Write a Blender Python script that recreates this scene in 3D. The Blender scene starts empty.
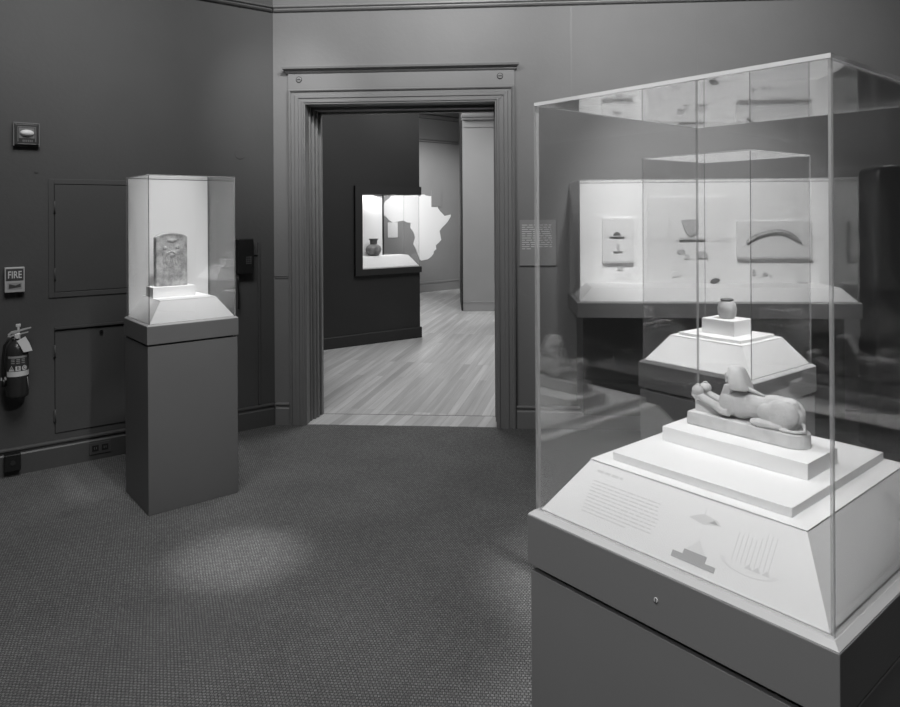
import bpy, bmesh, math, random
from mathutils import Vector, Matrix, Euler
random.seed(7)
SC = bpy.context.scene
COL = SC.collection
PI = math.pi

# ------------------------------------------------------------------ materials
def newmat(name):
    m = bpy.data.materials.new(name); m.use_nodes = True
    nt = m.node_tree
    for n in list(nt.nodes):
        nt.nodes.remove(n)
    return m, nt, nt.nodes, nt.links

def pbr(name, col, rough=.6, metal=0., spec=.5, noise=0., nscale=8., bump=0., bscale=60., coord='Object', stretch=None, detail=4.):
    m, nt, N, L = newmat(name)
    out = N.new('ShaderNodeOutputMaterial'); b = N.new('ShaderNodeBsdfPrincipled')
    L.new(b.outputs[0], out.inputs[0])
    c = col if isinstance(col, tuple) else (col, col, col)
    b.inputs['Base Color'].default_value = (*c, 1)
    b.inputs['Roughness'].default_value = rough
    b.inputs['Metallic'].default_value = metal
    b.inputs['Specular IOR Level'].default_value = spec
    tc = N.new('ShaderNodeTexCoord'); mp = N.new('ShaderNodeMapping')
    L.new(tc.outputs[coord], mp.inputs[0])
    if stretch: mp.inputs['Scale'].default_value = stretch
    if noise:
        n = N.new('ShaderNodeTexNoise'); n.inputs['Scale'].default_value = nscale; n.inputs['Detail'].default_value = detail
        L.new(mp.outputs[0], n.inputs['Vector'])
        r = N.new('ShaderNodeMapRange'); r.inputs['From Min'].default_value = .3; r.inputs['From Max'].default_value = .7
        r.inputs['To Min'].default_value = 1 - noise; r.inputs['To Max'].default_value = 1 + noise
        L.new(n.outputs[0], r.inputs[0])
        mx = N.new('ShaderNodeVectorMath'); mx.operation = 'SCALE'; mx.inputs[0].default_value = c
        L.new(r.outputs[0], mx.inputs['Scale']); L.new(mx.outputs[0], b.inputs['Base Color'])
    if bump:
        n2 = N.new('ShaderNodeTexNoise'); n2.inputs['Scale'].default_value = bscale; n2.inputs['Detail'].default_value = 5
        L.new(mp.outputs[0], n2.inputs['Vector'])
        bp = N.new('ShaderNodeBump'); bp.inputs['Strength'].default_value = bump; bp.inputs['Distance'].default_value = .01
        L.new(n2.outputs[0], bp.inputs['Height']); L.new(bp.outputs[0], b.inputs['Normal'])
    return m

def glassmat(name, ior=1.5, tint=.985):
    """clear acrylic sheet: straight-through transmission plus a Fresnel mirror on each face"""
    m, nt, N, L = newmat(name)
    out = N.new('ShaderNodeOutputMaterial'); mix = N.new('ShaderNodeMixShader')
    tr = N.new('ShaderNodeBsdfTransparent'); tr.inputs[0].default_value = (tint, tint, tint, 1)
    gl = N.new('ShaderNodeBsdfGlossy'); gl.inputs['Roughness'].default_value = .0
    gl.inputs['Color'].default_value = (1, 1, 1, 1)
    g = N.new('ShaderNodeNewGeometry')
    d = N.new('ShaderNodeVectorMath'); d.operation = 'DOT_PRODUCT'
    L.new(g.outputs['Incoming'], d.inputs[0]); L.new(g.outputs['Normal'], d.inputs[1])
    a = N.new('ShaderNodeMath'); a.operation = 'ABSOLUTE'; L.new(d.outputs['Value'], a.inputs[0])
    s = N.new('ShaderNodeMath'); s.operation = 'SUBTRACT'; s.inputs[0].default_value = 1; L.new(a.outputs[0], s.inputs[1])
    p = N.new('ShaderNodeMath'); p.operation = 'POWER'; p.inputs[1].default_value = 5; L.new(s.outputs[0], p.inputs[0])
    f0 = ((ior - 1) / (ior + 1)) ** 2
    ma = N.new('ShaderNodeMath'); ma.operation = 'MULTIPLY_ADD'; ma.inputs[1].default_value = 1 - f0; ma.inputs[2].default_value = f0
    L.new(p.outputs[0], ma.inputs[0])
    L.new(ma.outputs[0], mix.inputs[0]); L.new(tr.outputs[0], mix.inputs[1]); L.new(gl.outputs[0], mix.inputs[2])
    L.new(mix.outputs[0], out.inputs[0])
    return m

def edgemat(name, alb=.5, t=.35):
    m, nt, N, L = newmat(name)
    out = N.new('ShaderNodeOutputMaterial'); mix = N.new('ShaderNodeMixShader')
    tr = N.new('ShaderNodeBsdfTransparent'); b = N.new('ShaderNodeBsdfPrincipled')
    b.inputs['Base Color'].default_value = (alb, alb, alb, 1); b.inputs['Roughness'].default_value = .25
    mix.inputs[0].default_value = 1 - t
    L.new(tr.outputs[0], mix.inputs[1]); L.new(b.outputs[0], mix.inputs[2]); L.new(mix.outputs[0], out.inputs[0])
    return m

def carpetmat():
    m, nt, N, L = newmat('woven carpet')
    out = N.new('ShaderNodeOutputMaterial'); b = N.new('ShaderNodeBsdfPrincipled'); L.new(b.outputs[0], out.inputs[0])
    b.inputs['Roughness'].default_value = .95; b.inputs['Specular IOR Level'].default_value = .1
    tc = N.new('ShaderNodeTexCoord'); mp = N.new('ShaderNodeMapping')
    mp.inputs['Rotation'].default_value = (0, 0, math.radians(4))
    L.new(tc.outputs['Object'], mp.inputs[0])
    br = N.new('ShaderNodeTexBrick')
    br.inputs['Scale'].default_value = 1; br.inputs['Brick Width'].default_value = .0125; br.inputs['Row Height'].default_value = .0125
    br.inputs['Mortar Size'].default_value = .0026; br.inputs['Mortar Smooth'].default_value = .9; br.inputs['Bias'].default_value = -.1
    br.inputs['Color1'].default_value = (.14, .14, .14, 1); br.inputs['Color2'].default_value = (.19, .19, .19, 1)
    br.inputs['Mortar'].default_value = (.055, .055, .055, 1)
    L.new(mp.outputs[0], br.inputs['Vector'])
    n = N.new('ShaderNodeTexNoise'); n.inputs['Scale'].default_value = 2.2; n.inputs['Detail'].default_value = 6; L.new(mp.outputs[0], n.inputs['Vector'])
    n3 = N.new('ShaderNodeTexNoise'); n3.inputs['Scale'].default_value = 230; n3.inputs['Detail'].default_value = 2; L.new(mp.outputs[0], n3.inputs['Vector'])
    r = N.new('ShaderNodeMapRange'); r.inputs['From Min'].default_value = .3; r.inputs['From Max'].default_value = .7
    r.inputs['To Min'].default_value = .9; r.inputs['To Max'].default_value = 1.1; L.new(n.outputs[0], r.inputs[0])
    r3 = N.new('ShaderNodeMapRange'); r3.inputs['From Min'].default_value = .3; r3.inputs['From Max'].default_value = .7
    r3.inputs['To Min'].default_value = .45; r3.inputs['To Max'].default_value = 1.55; L.new(n3.outputs[0], r3.inputs[0])
    mu = N.new('ShaderNodeMath'); mu.operation = 'MULTIPLY'; L.new(r.outputs[0], mu.inputs[0]); L.new(r3.outputs[0], mu.inputs[1])
    sc = N.new('ShaderNodeVectorMath'); sc.operation = 'SCALE'; L.new(br.outputs['Color'], sc.inputs[0]); L.new(mu.outputs[0], sc.inputs['Scale'])
    L.new(sc.outputs[0], b.inputs['Base Color'])
    bp = N.new('ShaderNodeBump'); bp.inputs['Strength'].default_value = .6; bp.inputs['Distance'].default_value = .004
    bp.invert = True
    L.new(br.outputs['Fac'], bp.inputs['Height']); L.new(bp.outputs[0], b.inputs['Normal'])
    return m

def woodfloormat():
    m, nt, N, L = newmat('strip wood floor')
    out = N.new('ShaderNodeOutputMaterial'); b = N.new('ShaderNodeBsdfPrincipled'); L.new(b.outputs[0], out.inputs[0])
    b.inputs['Roughness'].default_value = .32; b.inputs['Specular IOR Level'].default_value = .45
    tc = N.new('ShaderNodeTexCoord'); mp = N.new('ShaderNodeMapping')
    # planks run 12 degrees right of +Y: rotate so that plank length lies on texture X
    mp.inputs['Rotation'].default_value = (0, 0, math.radians(-78))
    L.new(tc.outputs['Object'], mp.inputs[0])
    br = N.new('ShaderNodeTexBrick'); br.inputs['Scale'].default_value = 1
    br.inputs['Brick Width'].default_value = 1.7; br.inputs['Row Height'].default_value = .064
    br.inputs['Mortar Size'].default_value = .0012; br.inputs['Mortar Smooth'].default_value = .2; br.offset = .37; br.offset_frequency = 3
    br.inputs['Color1'].default_value = (.35, .35, .35, 1); br.inputs['Color2'].default_value = (.50, .50, .50, 1)
    br.inputs['Mortar'].default_value = (.26, .26, .26, 1)
    L.new(mp.outputs[0], br.inputs['Vector'])
    mp2 = N.new('ShaderNodeMapping'); mp2.inputs['Scale'].default_value = (1.2, 26, 1); L.new(mp.outputs[0], mp2.inputs[0])
    n = N.new('ShaderNodeTexNoise'); n.inputs['Scale'].default_value = 1; n.inputs['Detail'].default_value = 5; L.new(mp2.outputs[0], n.inputs['Vector'])
    r = N.new('ShaderNodeMapRange'); r.inputs['From Min'].default_value = .3; r.inputs['From Max'].default_value = .7
    r.inputs['To Min'].default_value = .84; r.inputs['To Max'].default_value = 1.14; L.new(n.outputs[0], r.inputs[0])
    sc = N.new('ShaderNodeVectorMath'); sc.operation = 'SCALE'; L.new(br.outputs['Color'], sc.inputs[0]); L.new(r.outputs[0], sc.inputs['Scale'])
    L.new(sc.outputs[0], b.inputs['Base Color'])
    return m

def stonemat(name, c1, c2, scale, bump=.4, bscale=90., rough=.8):
    m, nt, N, L = newmat(name)
    out = N.new('ShaderNodeOutputMaterial'); b = N.new('ShaderNodeBsdfPrincipled'); L.new(b.outputs[0], out.inputs[0])
    b.inputs['Roughness'].default_value = rough; b.inputs['Specular IOR Level'].default_value = .3
    tc = N.new('ShaderNodeTexCoord')
    n = N.new('ShaderNodeTexNoise'); n.inputs['Scale'].default_value = scale; n.inputs['Detail'].default_value = 8; n.inputs['Roughness'].default_value = .62
    L.new(tc.outputs['Object'], n.inputs['Vector'])
    cr = N.new('ShaderNodeValToRGB'); cr.color_ramp.elements[0].position = .34; cr.color_ramp.elements[1].position = .66
    cr.color_ramp.elements[0].color = (c1, c1, c1, 1); cr.color_ramp.elements[1].color = (c2, c2, c2, 1)
    L.new(n.outputs[0], cr.inputs[0]); L.new(cr.outputs[0], b.inputs['Base Color'])
    n2 = N.new('ShaderNodeTexNoise'); n2.inputs['Scale'].default_value = bscale; n2.inputs['Detail'].default_value = 4
    L.new(tc.outputs['Object'], n2.inputs['Vector'])
    bp = N.new('ShaderNodeBump'); bp.inputs['Strength'].default_value = bump; bp.inputs['Distance'].default_value = .004
    L.new(n2.outputs[0], bp.inputs['Height']); L.new(bp.outputs[0], b.inputs['Normal'])
    return m

M = dict(
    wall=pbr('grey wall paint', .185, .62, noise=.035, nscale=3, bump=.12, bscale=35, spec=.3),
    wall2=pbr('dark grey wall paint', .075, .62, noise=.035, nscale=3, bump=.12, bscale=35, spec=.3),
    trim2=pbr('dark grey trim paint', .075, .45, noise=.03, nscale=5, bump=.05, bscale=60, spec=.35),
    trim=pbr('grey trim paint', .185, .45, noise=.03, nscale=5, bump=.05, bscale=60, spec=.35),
    darkwall=pbr('charcoal wall paint', .021, .6, noise=.05, nscale=2, bump=.06, bscale=40, spec=.3),
    lightwall=pbr('pale grey wall paint', .24, .6, noise=.03, nscale=2, spec=.3),
    ceil=pbr('ceiling paint', .3, .8),
    plinth=pbr('pedestal grey lacquer', .14, .5, noise=.02, nscale=4, spec=.35),
    bevel=pbr('pale bevel lip', .30, .5, spec=.3),
    white=pbr('white display board', .80, .7, spec=.2),
    white2=pbr('white mount board', .785, .7, spec=.2),
    mount=pbr('pale grey mount board', .73, .7, spec=.2),
    ledge=pbr('grey mount ledge', .60, .7, spec=.2),
    ink=pbr('pale grey printed ink', .66, .8, spec=.1),
    ink2=pbr('mid grey printed ink', .42, .8, spec=.1),
    ink3=pbr('light grey printed ink', .73, .8, spec=.1),
    glass=glassmat('clear acrylic', 1.5, .993), glassl=glassmat('reflective acrylic', 1.75, .993), glassn=glassmat('thick acrylic', 1.95, .993), glasst=glassmat('acrylic lid', 2.3, .993),
    edge=edgemat('polished acrylic edge', .55, .68), edgeb=edgemat('bright acrylic edge', .62, .45), edged=edgemat('dark glued acrylic edge', .05, .25),
    dark=pbr('black plastic', .012, .35),
    groove=pbr('dark gap', .015, .8),
    carpet=carpetmat(), wood=woodfloormat(),
    steat=stonemat('pale glazed stone', .50, .66, 22, .25, 120, .55),
    stele=stonemat('mottled limestone', .24, .56, 26, .6, 70),
    alab=stonemat('banded calcite', .42, .56, 60, .15, 90, .4),
    bronze=stonemat('dark aged stone', .09, .17, 60, .4, 90, .6),
    sherd=stonemat('grey ceramic', .42, .58, 70, .3, 90),
    ivory=stonemat('aged ivory', .26, .48, 26, .3, 90, .5),
    potclay=stonemat('grey clay', .10, .32, 24, .3, 60, .6),
    metal=pbr('brushed steel', .60, .35, metal=.35),
    brass=pbr('worn hinge metal', .35, .5, metal=.8),
    red=pbr('fire extinguisher enamel', .030, .25),
    lab=pbr('extinguisher label', .30, .4), labdark=pbr('label ink', .04, .4), labw=pbr('label white', .62, .5),
    tag=pbr('paper tag', .70, .8),
    alarm=pbr('alarm housing', .03, .35), alarmrim=pbr('alarm rim', .17, .35), lens=pbr('strobe lens', .75, .12),
    fire=pbr('fire sign plate', .42, .45), fired=pbr('fire sign panel', .06, .4),
    plaque=pbr('label plaque', .25, .6), plaquet=pbr('plaque lettering', .60, .7),
    cloth=pbr('black plastic sheeting', .014, .38, bump=.9, bscale=9, spec=.5),
    highlight=pbr('pale painted highlight', .55, .2),
    map=pbr('white vinyl', .82, .7),
    outlet=pbr('painted outlet', .08, .4),
)

# ------------------------------------------------------------------ object helpers
def props(o, label=None, cat=None, group=None, kind=None):
    if label: o['label'] = label
    if cat: o['category'] = cat
    if group: o['group'] = group
    if kind: o['kind'] = kind
    return o

def empty(name, loc=(0, 0, 0), rz=0, **k):
    o = bpy.data.objects.new(name, None); COL.objects.link(o)
    o.empty_display_size = .1; o.location = loc; o.rotation_euler = (0, 0, rz)
    return props(o, **k)

class MB:
    def __init__(s): s.bm = bmesh.new()
    def box(s, a, b, mi=0):
        x0, y0, z0 = a; x1, y1, z1 = b
        v = [s.bm.verts.new(p) for p in ((x0, y0, z0), (x1, y0, z0), (x1, y1, z0), (x0, y1, z0), (x0, y0, z1), (x1, y0, z1), (x1, y1, z1), (x0, y1, z1))]
        fs = []
        for q in ((0, 3, 2, 1), (4, 5, 6, 7), (0, 1, 5, 4), (1, 2, 6, 5), (2, 3, 7, 6), (3, 0, 4, 7)):
            f = s.bm.faces.new([v[i] for i in q]); f.material_index = mi; fs.append(f)
        return s
    def loop(s, pts): return [s.bm.verts.new(p) for p in pts]
    def rings(s, rings, cap=True, mi=0, smooth=False):
        """loft closed rings of points"""
        vs = [s.loop(r) for r in rings]
        n = len(rings[0])
        for a, b in zip(vs, vs[1:]):
            for i in range(n):
                f = s.bm.faces.new((a[i], a[(i + 1) % n], b[(i + 1) % n], b[i])); f.material_index = mi; f.smooth = smooth
        if cap:
            f = s.bm.faces.new(list(reversed(vs[0]))); f.material_index = mi
            f = s.bm.faces.new(vs[-1]); f.material_index = mi
        return s
    def prism(s, poly, y0, y1, mi=0):
        """poly in (x,z) extruded in y"""
        return s.rings([[(x, y0, z) for x, z in poly], [(x, y1, z) for x, z in poly]], mi=mi)
    def prismz(s, poly, z0, z1, mi=0):
        return s.rings([[(x, y, z0) for x, y in poly], [(x, y, z1) for x, y in poly]], mi=mi)
    def lathe(s, prof, n=32, c=(0, 0, 0), mi=0, cap=True):
        return s.rings([[(c[0] + r * math.cos(2 * PI * i / n), c[1] + r * math.sin(2 * PI * i / n), c[2] + z) for i in range(n)] for r, z in prof], cap=cap, mi=mi, smooth=True)
    def disc_y(s, c, r, y0, y1, n=24, mi=0):
        return s.rings([[(c[0] + r * math.cos(2 * PI * i / n), y, c[1] + r * math.sin(2 * PI * i / n)) for i in range(n)] for y in (y0, y1)], mi=mi)
    def tube(s, pts, r, n=10, mi=0):
        pts = [Vector(p) for p in pts]; rs = r if isinstance(r, (list, tuple)) else [r] * len(pts)
        rings = []; prev = None
        for i, p in enumerate(pts):
            d = (pts[min(i + 1, len(pts) - 1)] - pts[max(i - 1, 0)]).normalized()
            ref = prev if prev is not None else (Vector((0, 0, 1)) if abs(d.z) < .9 else Vector((1, 0, 0)))
            u = (ref - d * ref.dot(d)).normalized(); w = d.cross(u); prev = u
            rings.append([tuple(p + (u * math.cos(2 * PI * k / n) + w * math.sin(2 * PI * k / n)) * rs[i]) for k in range(n)])
        return s.rings(rings, mi=mi, smooth=True)
    def ell(s, c, r, rot=(0, 0, 0), n=20, mi=0):
        mt = Matrix.Translation(c) @ Euler(rot).to_matrix().to_4x4() @ Matrix.Diagonal((*r, 1))
        res = bmesh.ops.create_uvsphere(s.bm, u_segments=n, v_segments=max(8, n // 2), radius=1, matrix=mt)
        for v in res['verts']:
            for f in v.link_faces: f.smooth = True; f.material_index = mi
        return s
    def build(s, name, mats, parent=None, loc=None, rot=None, bevel=0, **k):
        bmesh.ops.recalc_face_normals(s.bm, faces=s.bm.faces)
        me = bpy.data.meshes.new(name); s.bm.to_mesh(me); s.bm.free()
        for m in (mats if isinstance(mats, (list, tuple)) else [mats]): me.materials.append(m)
        o = bpy.data.objects.new(name, me); COL.objects.link(o)
        if parent: o.parent = parent
        if loc: o.location = loc
        if rot: o.rotation_euler = rot
        if bevel:
            b = o.modifiers.new('bevel', 'BEVEL'); b.width = bevel; b.segments = 2; b.limit_method = 'ANGLE'; b.angle_limit = math.radians(40)
        return props(o, **k)

def box(name, a, b, m, parent=None, bevel=0, loc=None, rot=None, **k):
    return MB().box(a, b).build(name, m, parent, loc, rot, bevel, **k)

def fuse(o, voxel=.0013, smooth=6):
    """weld the overlapping lumps of a carved figure into one continuous skin"""
    r = o.modifiers.new('remesh', 'REMESH'); r.mode = 'VOXEL'; r.voxel_size = voxel; r.use_smooth_shade = True
    s = o.modifiers.new('smooth', 'SMOOTH'); s.iterations = smooth; s.factor = .5
    return o

def textmesh(name, body, size, m, parent, loc, rot, depth=.0004, align='CENTER'):
    cu = bpy.data.curves.new(name, 'FONT'); cu.body = body; cu.size = size; cu.align_x = align; cu.align_y = 'CENTER'; cu.extrude = depth; cu.offset = size * .012
    t = bpy.data.objects.new(name + '_tmp', cu); COL.objects.link(t)
    dg = bpy.context.evaluated_depsgraph_get()
    me = bpy.data.meshes.new_from_object(t.evaluated_get(dg))
    bpy.data.objects.remove(t); bpy.data.curves.remove(cu)
    me.name = name; me.materials.clear(); me.materials.append(m)
    o = bpy.data.objects.new(name, me); COL.objects.link(o); o.parent = parent; o.location = loc; o.rotation_euler = rot
    return o

def textlines(mb, x0, x1, z0, z1, n, y, th, seed=0, h=.45, last=.5, dy=.0006):
    """rows of unreadably small words, drawn as word-length bars in the xz plane"""
    rnd = random.Random(seed); step = (z1 - z0) / n
    for i in range(n):
        z = z1 - step * (i + .5); x = x0; xe = x1 if i < n - 1 else x0 + (x1 - x0) * last
        xe -= rnd.random() * (x1 - x0) * .06
        while x < xe:
            wl = min(th * rnd.uniform(2, 7), xe - x)
            mb.box((x, y - dy, z - step * h / 2), (x + wl, y, z + step * h / 2)); x += wl + th * .9
    return mb

# ------------------------------------------------------------------ frames of the two visible walls
CRN = Vector((-1.239, 4.978, 0))
WA = math.atan2(-.068, .9977)          # door wall direction
LA = math.atan2(.592, .806)            # left wall direction (towards the corner)
def wc(s, z=0, off=0):
    d = Vector((math.cos(WA), math.sin(WA), 0)); n = Vector((d.y, -d.x, 0)); return CRN + d * s + n * off + Vector((0, 0, z))
def wl(t, z=0, off=0):
    d = Vector((math.cos(LA), math.sin(LA), 0)); n = Vector((d.y, -d.x, 0)); return CRN - d * t + n * off + Vector((0, 0, z))
CH = 3.62

# ------------------------------------------------------------------ room shell
S = dict(kind='structure')
# left wall: local x from the corner (0) back to -3.6, y into the wall
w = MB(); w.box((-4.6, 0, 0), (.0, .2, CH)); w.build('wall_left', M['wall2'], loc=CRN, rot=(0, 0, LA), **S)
# door wall with its opening
OP0, OP1, OPZ, TH = .235, 1.582, 2.281, .27
w = MB()
w.box((0, 0, 0), (OP0 - .02, TH, CH)); w.box((OP1 + .02, 0, 0), (6.4, TH, CH)); w.box((OP0 - .02, 0, OPZ + .02), (OP1 + .02, TH, CH))
w.build('wall_front', M['wall'], loc=CRN, rot=(0, 0, WA), **S)
# walls behind and beside the camera
pl = wl(4.6); pr = wc(6.4)
w = MB(); w.box((pl.x - .2, -3.4, 0), (pl.x, pl.y + .1, CH)); w.build('wall_side', M['wall'], **S)
w = MB(); w.box((pl.x - .2, -3.6, 0), (pr.x + .2, -3.4, CH)); w.build('wall_back', M['wall'], **S)
w = MB(); w.box((pr.x, -3.4, 0), (pr.x + .2, pr.y, CH)); w.build('wall_right', M['wall'], **S)
w = MB(); w.box((-6.2, -3.6, CH), (5.6, 15.6, CH + .1)); w.build('ceiling', M['ceil'], **S)
# carpet up to the wall face, boards behind it
a = wc(-.05); b = wc(6.4); a2 = wl(4.6)
MB().prismz([(pl.x, -3.4), (pr.x, -3.4), (b.x, b.y), (a.x, a.y), (a2.x, a2.y)], -.05, 0).build('floor', M['carpet'], **S)
a = wc(-3.2); b = wc(5.2)
MB().prismz([(a.x, a.y), (b.x, b.y), (b.x, 15.4), (a.x, 15.4)], -.05, -.001).build('floor', M['wood'], **S)
a = wc(OP0, -.004, 0)
box('trim_1', (OP0 + .002, .002, -.004), (OP1 - .002, .262, .0015), M['wood'], loc=CRN, rot=(0, 0, WA), **S)
box('trim_2', (OP0 + .002, .262, -.004), (OP1 - .002, .268, .002), M['groove'], loc=CRN, rot=(0, 0, WA), **S)

def baseboard(name, x0, x1, loc, rz, m, h=.157):
    mb = MB()
    prof = [(0, 0), (-.020, 0), (-.020, h - .042), (-.014, h - .034), (-.014, h - .022), (-.024, h - .014), (-.024, h - .006), (-.016, h), (0, h)]
    mb.rings([[(x, y, z) for y, z in prof] for x in (x0, x1)])
    return mb.build(name, m, loc=loc, rot=(0, 0, rz), **S)
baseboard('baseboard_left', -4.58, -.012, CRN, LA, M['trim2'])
baseboard('baseboard_front', .012, .108, CRN, WA, M['trim'])
baseboard('baseboard_front', 1.722, 6.38, CRN, WA, M['trim'])
def rail(name, x0, x1, loc, rz, m='trim'):
    mb = MB()
    prof = [(0, 2.938), (-.022, 2.944), (-.030, 2.952), (-.018, 2.958), (-.018, 2.964), (-.034, 2.972), (-.034, 2.982), (-.012, 2.990), (0, 2.990)]
    mb.rings([[(x, y, z) for y, z in prof] for x in (x0, x1)])
    return mb.build(name, M[m], loc=loc, rot=(0, 0, rz), **S)
rail('trim_3', -4.58, -.012, CRN, LA, 'trim2'); rail('trim_4', .012, 6.38, CRN, WA)
# short chair-rail lines and board edge beside the casing
box('trim_5', (.0, -.006, 1.043), (.104, 0, 1.050), M['trim'], loc=CRN, rot=(0, 0, WA), **S)
box('trim_6', (.0, -.006, 1.056), (.104, 0, 1.062), M['trim'], loc=CRN, rot=(0, 0, WA), **S)
# thin upright seams of the wall boards above the door wall
for i, s in enumerate((2.11, 2.97)):
    box('trim_%d' % (7 + i), (s, -.0012, 1.75), (s + .004, 0, 2.935), M['trim'], loc=CRN, rot=(0, 0, WA), **S)

# doorway: casing, head, jambs, ledge, screws
d1 = empty('door_1', CRN, WA, kind='structure')
def casing_side(x_out, x_in, z1, name):
    sgn = 1 if x_in > x_out else -1; W = abs(x_in - x_out)
    prof = [(0, 0), (0, -.028), (.012, -.034), (.020, -.028), (.024, -.018), (.044, -.018), (.050, -.024), (.072, -.024), (.078, -.016), (W - .030, -.016), (W - .024, -.022), (W - .014, -.022), (W - .008, -.014), (W, -.014), (W, 0)]
    # mitred at the head
    mb = MB(); lo = [(x_out + sgn * u, v, 0) for u, v in prof]; hi = [(x_out + sgn * u, v, z1 - u * (z1 - OPZ) / W) for u, v in prof]
    mb.rings([lo, hi]); return mb.build(name, M['trim'], d1)
C0x, C1x, CZ = .112, 1.718, 2.387
casing_side(C0x, OP0, CZ, 'side_casing'); casing_side(C1x, OP1, CZ, 'side_casing')
W = OP0 - C0x; HZ = CZ - OPZ
prof = [(0, 0), (0, -.028), (.012, -.034), (.020, -.028), (.024, -.018), (.044, -.018), (.050, -.024), (.072, -.024), (.078, -.016), (W - .030, -.016), (W - .024, -.022), (W - .014, -.022), (W - .008, -.014), (W, -.014), (W, 0)]
mb = MB(); mb.rings([[(C0x + u, v, CZ - u * HZ / W) for u, v in prof], [(C1x - u, v, CZ - u * HZ / W) for u, v in prof]]); mb.build('head_casing', M['trim'], d1)
box('frieze_board', (C0x, -.016, CZ), (C1x, 0, 2.504), M['trim'], d1)
mb = MB(); prof = [(0, 2.500), (-.022, 2.500), (-.030, 2.508), (-.030, 2.514), (-.062, 2.526), (-.066, 2.540), (-.066, 2.548), (0, 2.548)]
mb.rings([[(C0x - (-y) * .5, y, z) for y, z in prof], [(C1x + (-y) * .5, y, z) for y, z in prof]]); mb.build('head_ledge', M['trim'], d1)
for x in (.192, 1.618):
    q = MB(); q.disc_y((x, 2.456), .018, -.024, -.015); k = q.build('cover_button', M['trim'], d1, bevel=.003); MB().disc_y((x, 2.456), .0225, -.0175, -.0155).build('rim', M['dark'], k)
    box('slot', (x - .013, -.0285, 2.4545), (x + .013, -.0265, 2.4575), M['groove'], k)
# jambs, in steps as seen on the left reveal
for nm, sx, x in (('side_jamb', 1, OP0), ('side_jamb', -1, OP1)):
    mb = MB()
    for (u, y0, y1) in ((0, -.012, TH), (.010, .085, .11), (.026, .13, TH), (.040, .17, .195), (.050, .235, TH + .01)) if sx > 0 else ((0, -.012, TH), (.006, .13, TH), (.010, .235, TH + .01)):
        x0 = x - sx * .02; x1 = x + sx * u
        if u == 0: x1 = x
        mb.box((min(x0, x1), y0, 0), (max(x0, x1), y1, OPZ))
    mb.build(nm, M['trim'], d1)
mb = MB(); mb.box((OP0 - .02, -.012, OPZ), (OP1 + .02, TH, OPZ + .02)); mb.box((OP0, .13, OPZ - .022), (OP1, TH, OPZ)); mb.box((OP0, .235, OPZ - .036), (OP1, TH + .01, OPZ - .0)); mb.build('head_jamb', M['trim'], d1)

# ------------------------------------------------------------------ second room
DK = math.atan2(.775, 1.065); D0 = Vector((-1.378, 7.678, 0)); DT = .36
NS0, NS1, NZ0, NZ1 = .487, 1.29, .862, 1.725
w = MB(); w.box((-3.1, 0, 0), (NS0, DT, CH)); w.box((NS0, 0, 0), (NS1, DT, NZ0)); w.box((NS0, 0, NZ1), (NS1, DT, CH))
w.build('wall_inner', M['darkwall'], loc=D0, rot=(0, 0, DK), **S)
mb = MB(); pr_ = [(0, 0), (-.018, 0), (-.018, .12), (-.010, .128), (0, .13)]
mb.rings([[(x, y, z) for y, z in pr_] for x in (-3.0, 1.305)]); mb.build('baseboard_inner', M['darkwall'], loc=D0, rot=(0, 0, DK), **S)
w = MB(); w.box((.24, 10.67, 0), (3.6, 14.9, CH)); w.build('wall_pier', M['lightwall'], **S)
mb = MB(); mb.box((.255, 10.650, 0), (3.6, 10.67, .15)).box((.25, 10.644, .13), (3.6, 10.67, .145)); mb.build('baseboard_pier', M['lightwall'], **S)
mb = MB(); mb.box((.24, 10.62, 2.93), (3.6, 10.67, 2.99)).box((.22, 10.60, 2.97), (3.6, 10.67, 3.0)); mb.build('trim_9', M['trim'], **S)
box('trim_10', (.26, 10.658, 2.82), (3.6, 10.67, 2.835), M['lightwall'], **S)
FA = math.atan2(.66, .75); F0 = Vector((-.532, 13.218, 0))
w = MB(); w.box((-4.4, 0, 0), (2.2, .2, CH)); w.build('wall_far', M['lightwall'], loc=F0, rot=(0, 0, FA), **S)
mb = MB(); mb.box((-4.4, -.022, 0), (1.07, 0, .17)).box((-4.4, -.03, .165), (1.07, 0, .19)); mb.build('baseboard_far', M['lightwall'], loc=F0, rot=(0, 0, FA), **S)
mb = MB(); mb.box((-4.4, -.03, 2.875), (1.07, 0, 2.89)).box((-4.4, -.03, 2.915), (1.07, 0, 2.93)); mb.build('trim_11', M['trim'], loc=F0, rot=(0, 0, FA), **S)
mb = MB(); mb.box((-4.4, -.06, 3.32), (1.05, 0, 3.36)).box((-4.4, -.12, 3.40), (1.02, 0, 3.44)).box((-4.4, -.2, 3.5), (1.0, 0, CH)); mb.build('trim_12', M['trim'], loc=F0, rot=(0, 0, FA), **S)
box('wall_corridor', (-5.6, 5.3, 0), (-5.4, 15.4, CH), M['lightwall'], **S)
box('wall_room_end', (3.6, 4.9, 0), (3.8, 15.4, CH), M['lightwall'], **S)

box('trim_13', (.215, 10.70, 0), (.2395, 11.9, 2.93), M['darkwall'], **S)  # dark strip: shade of the pier's left face put into its colour
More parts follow.
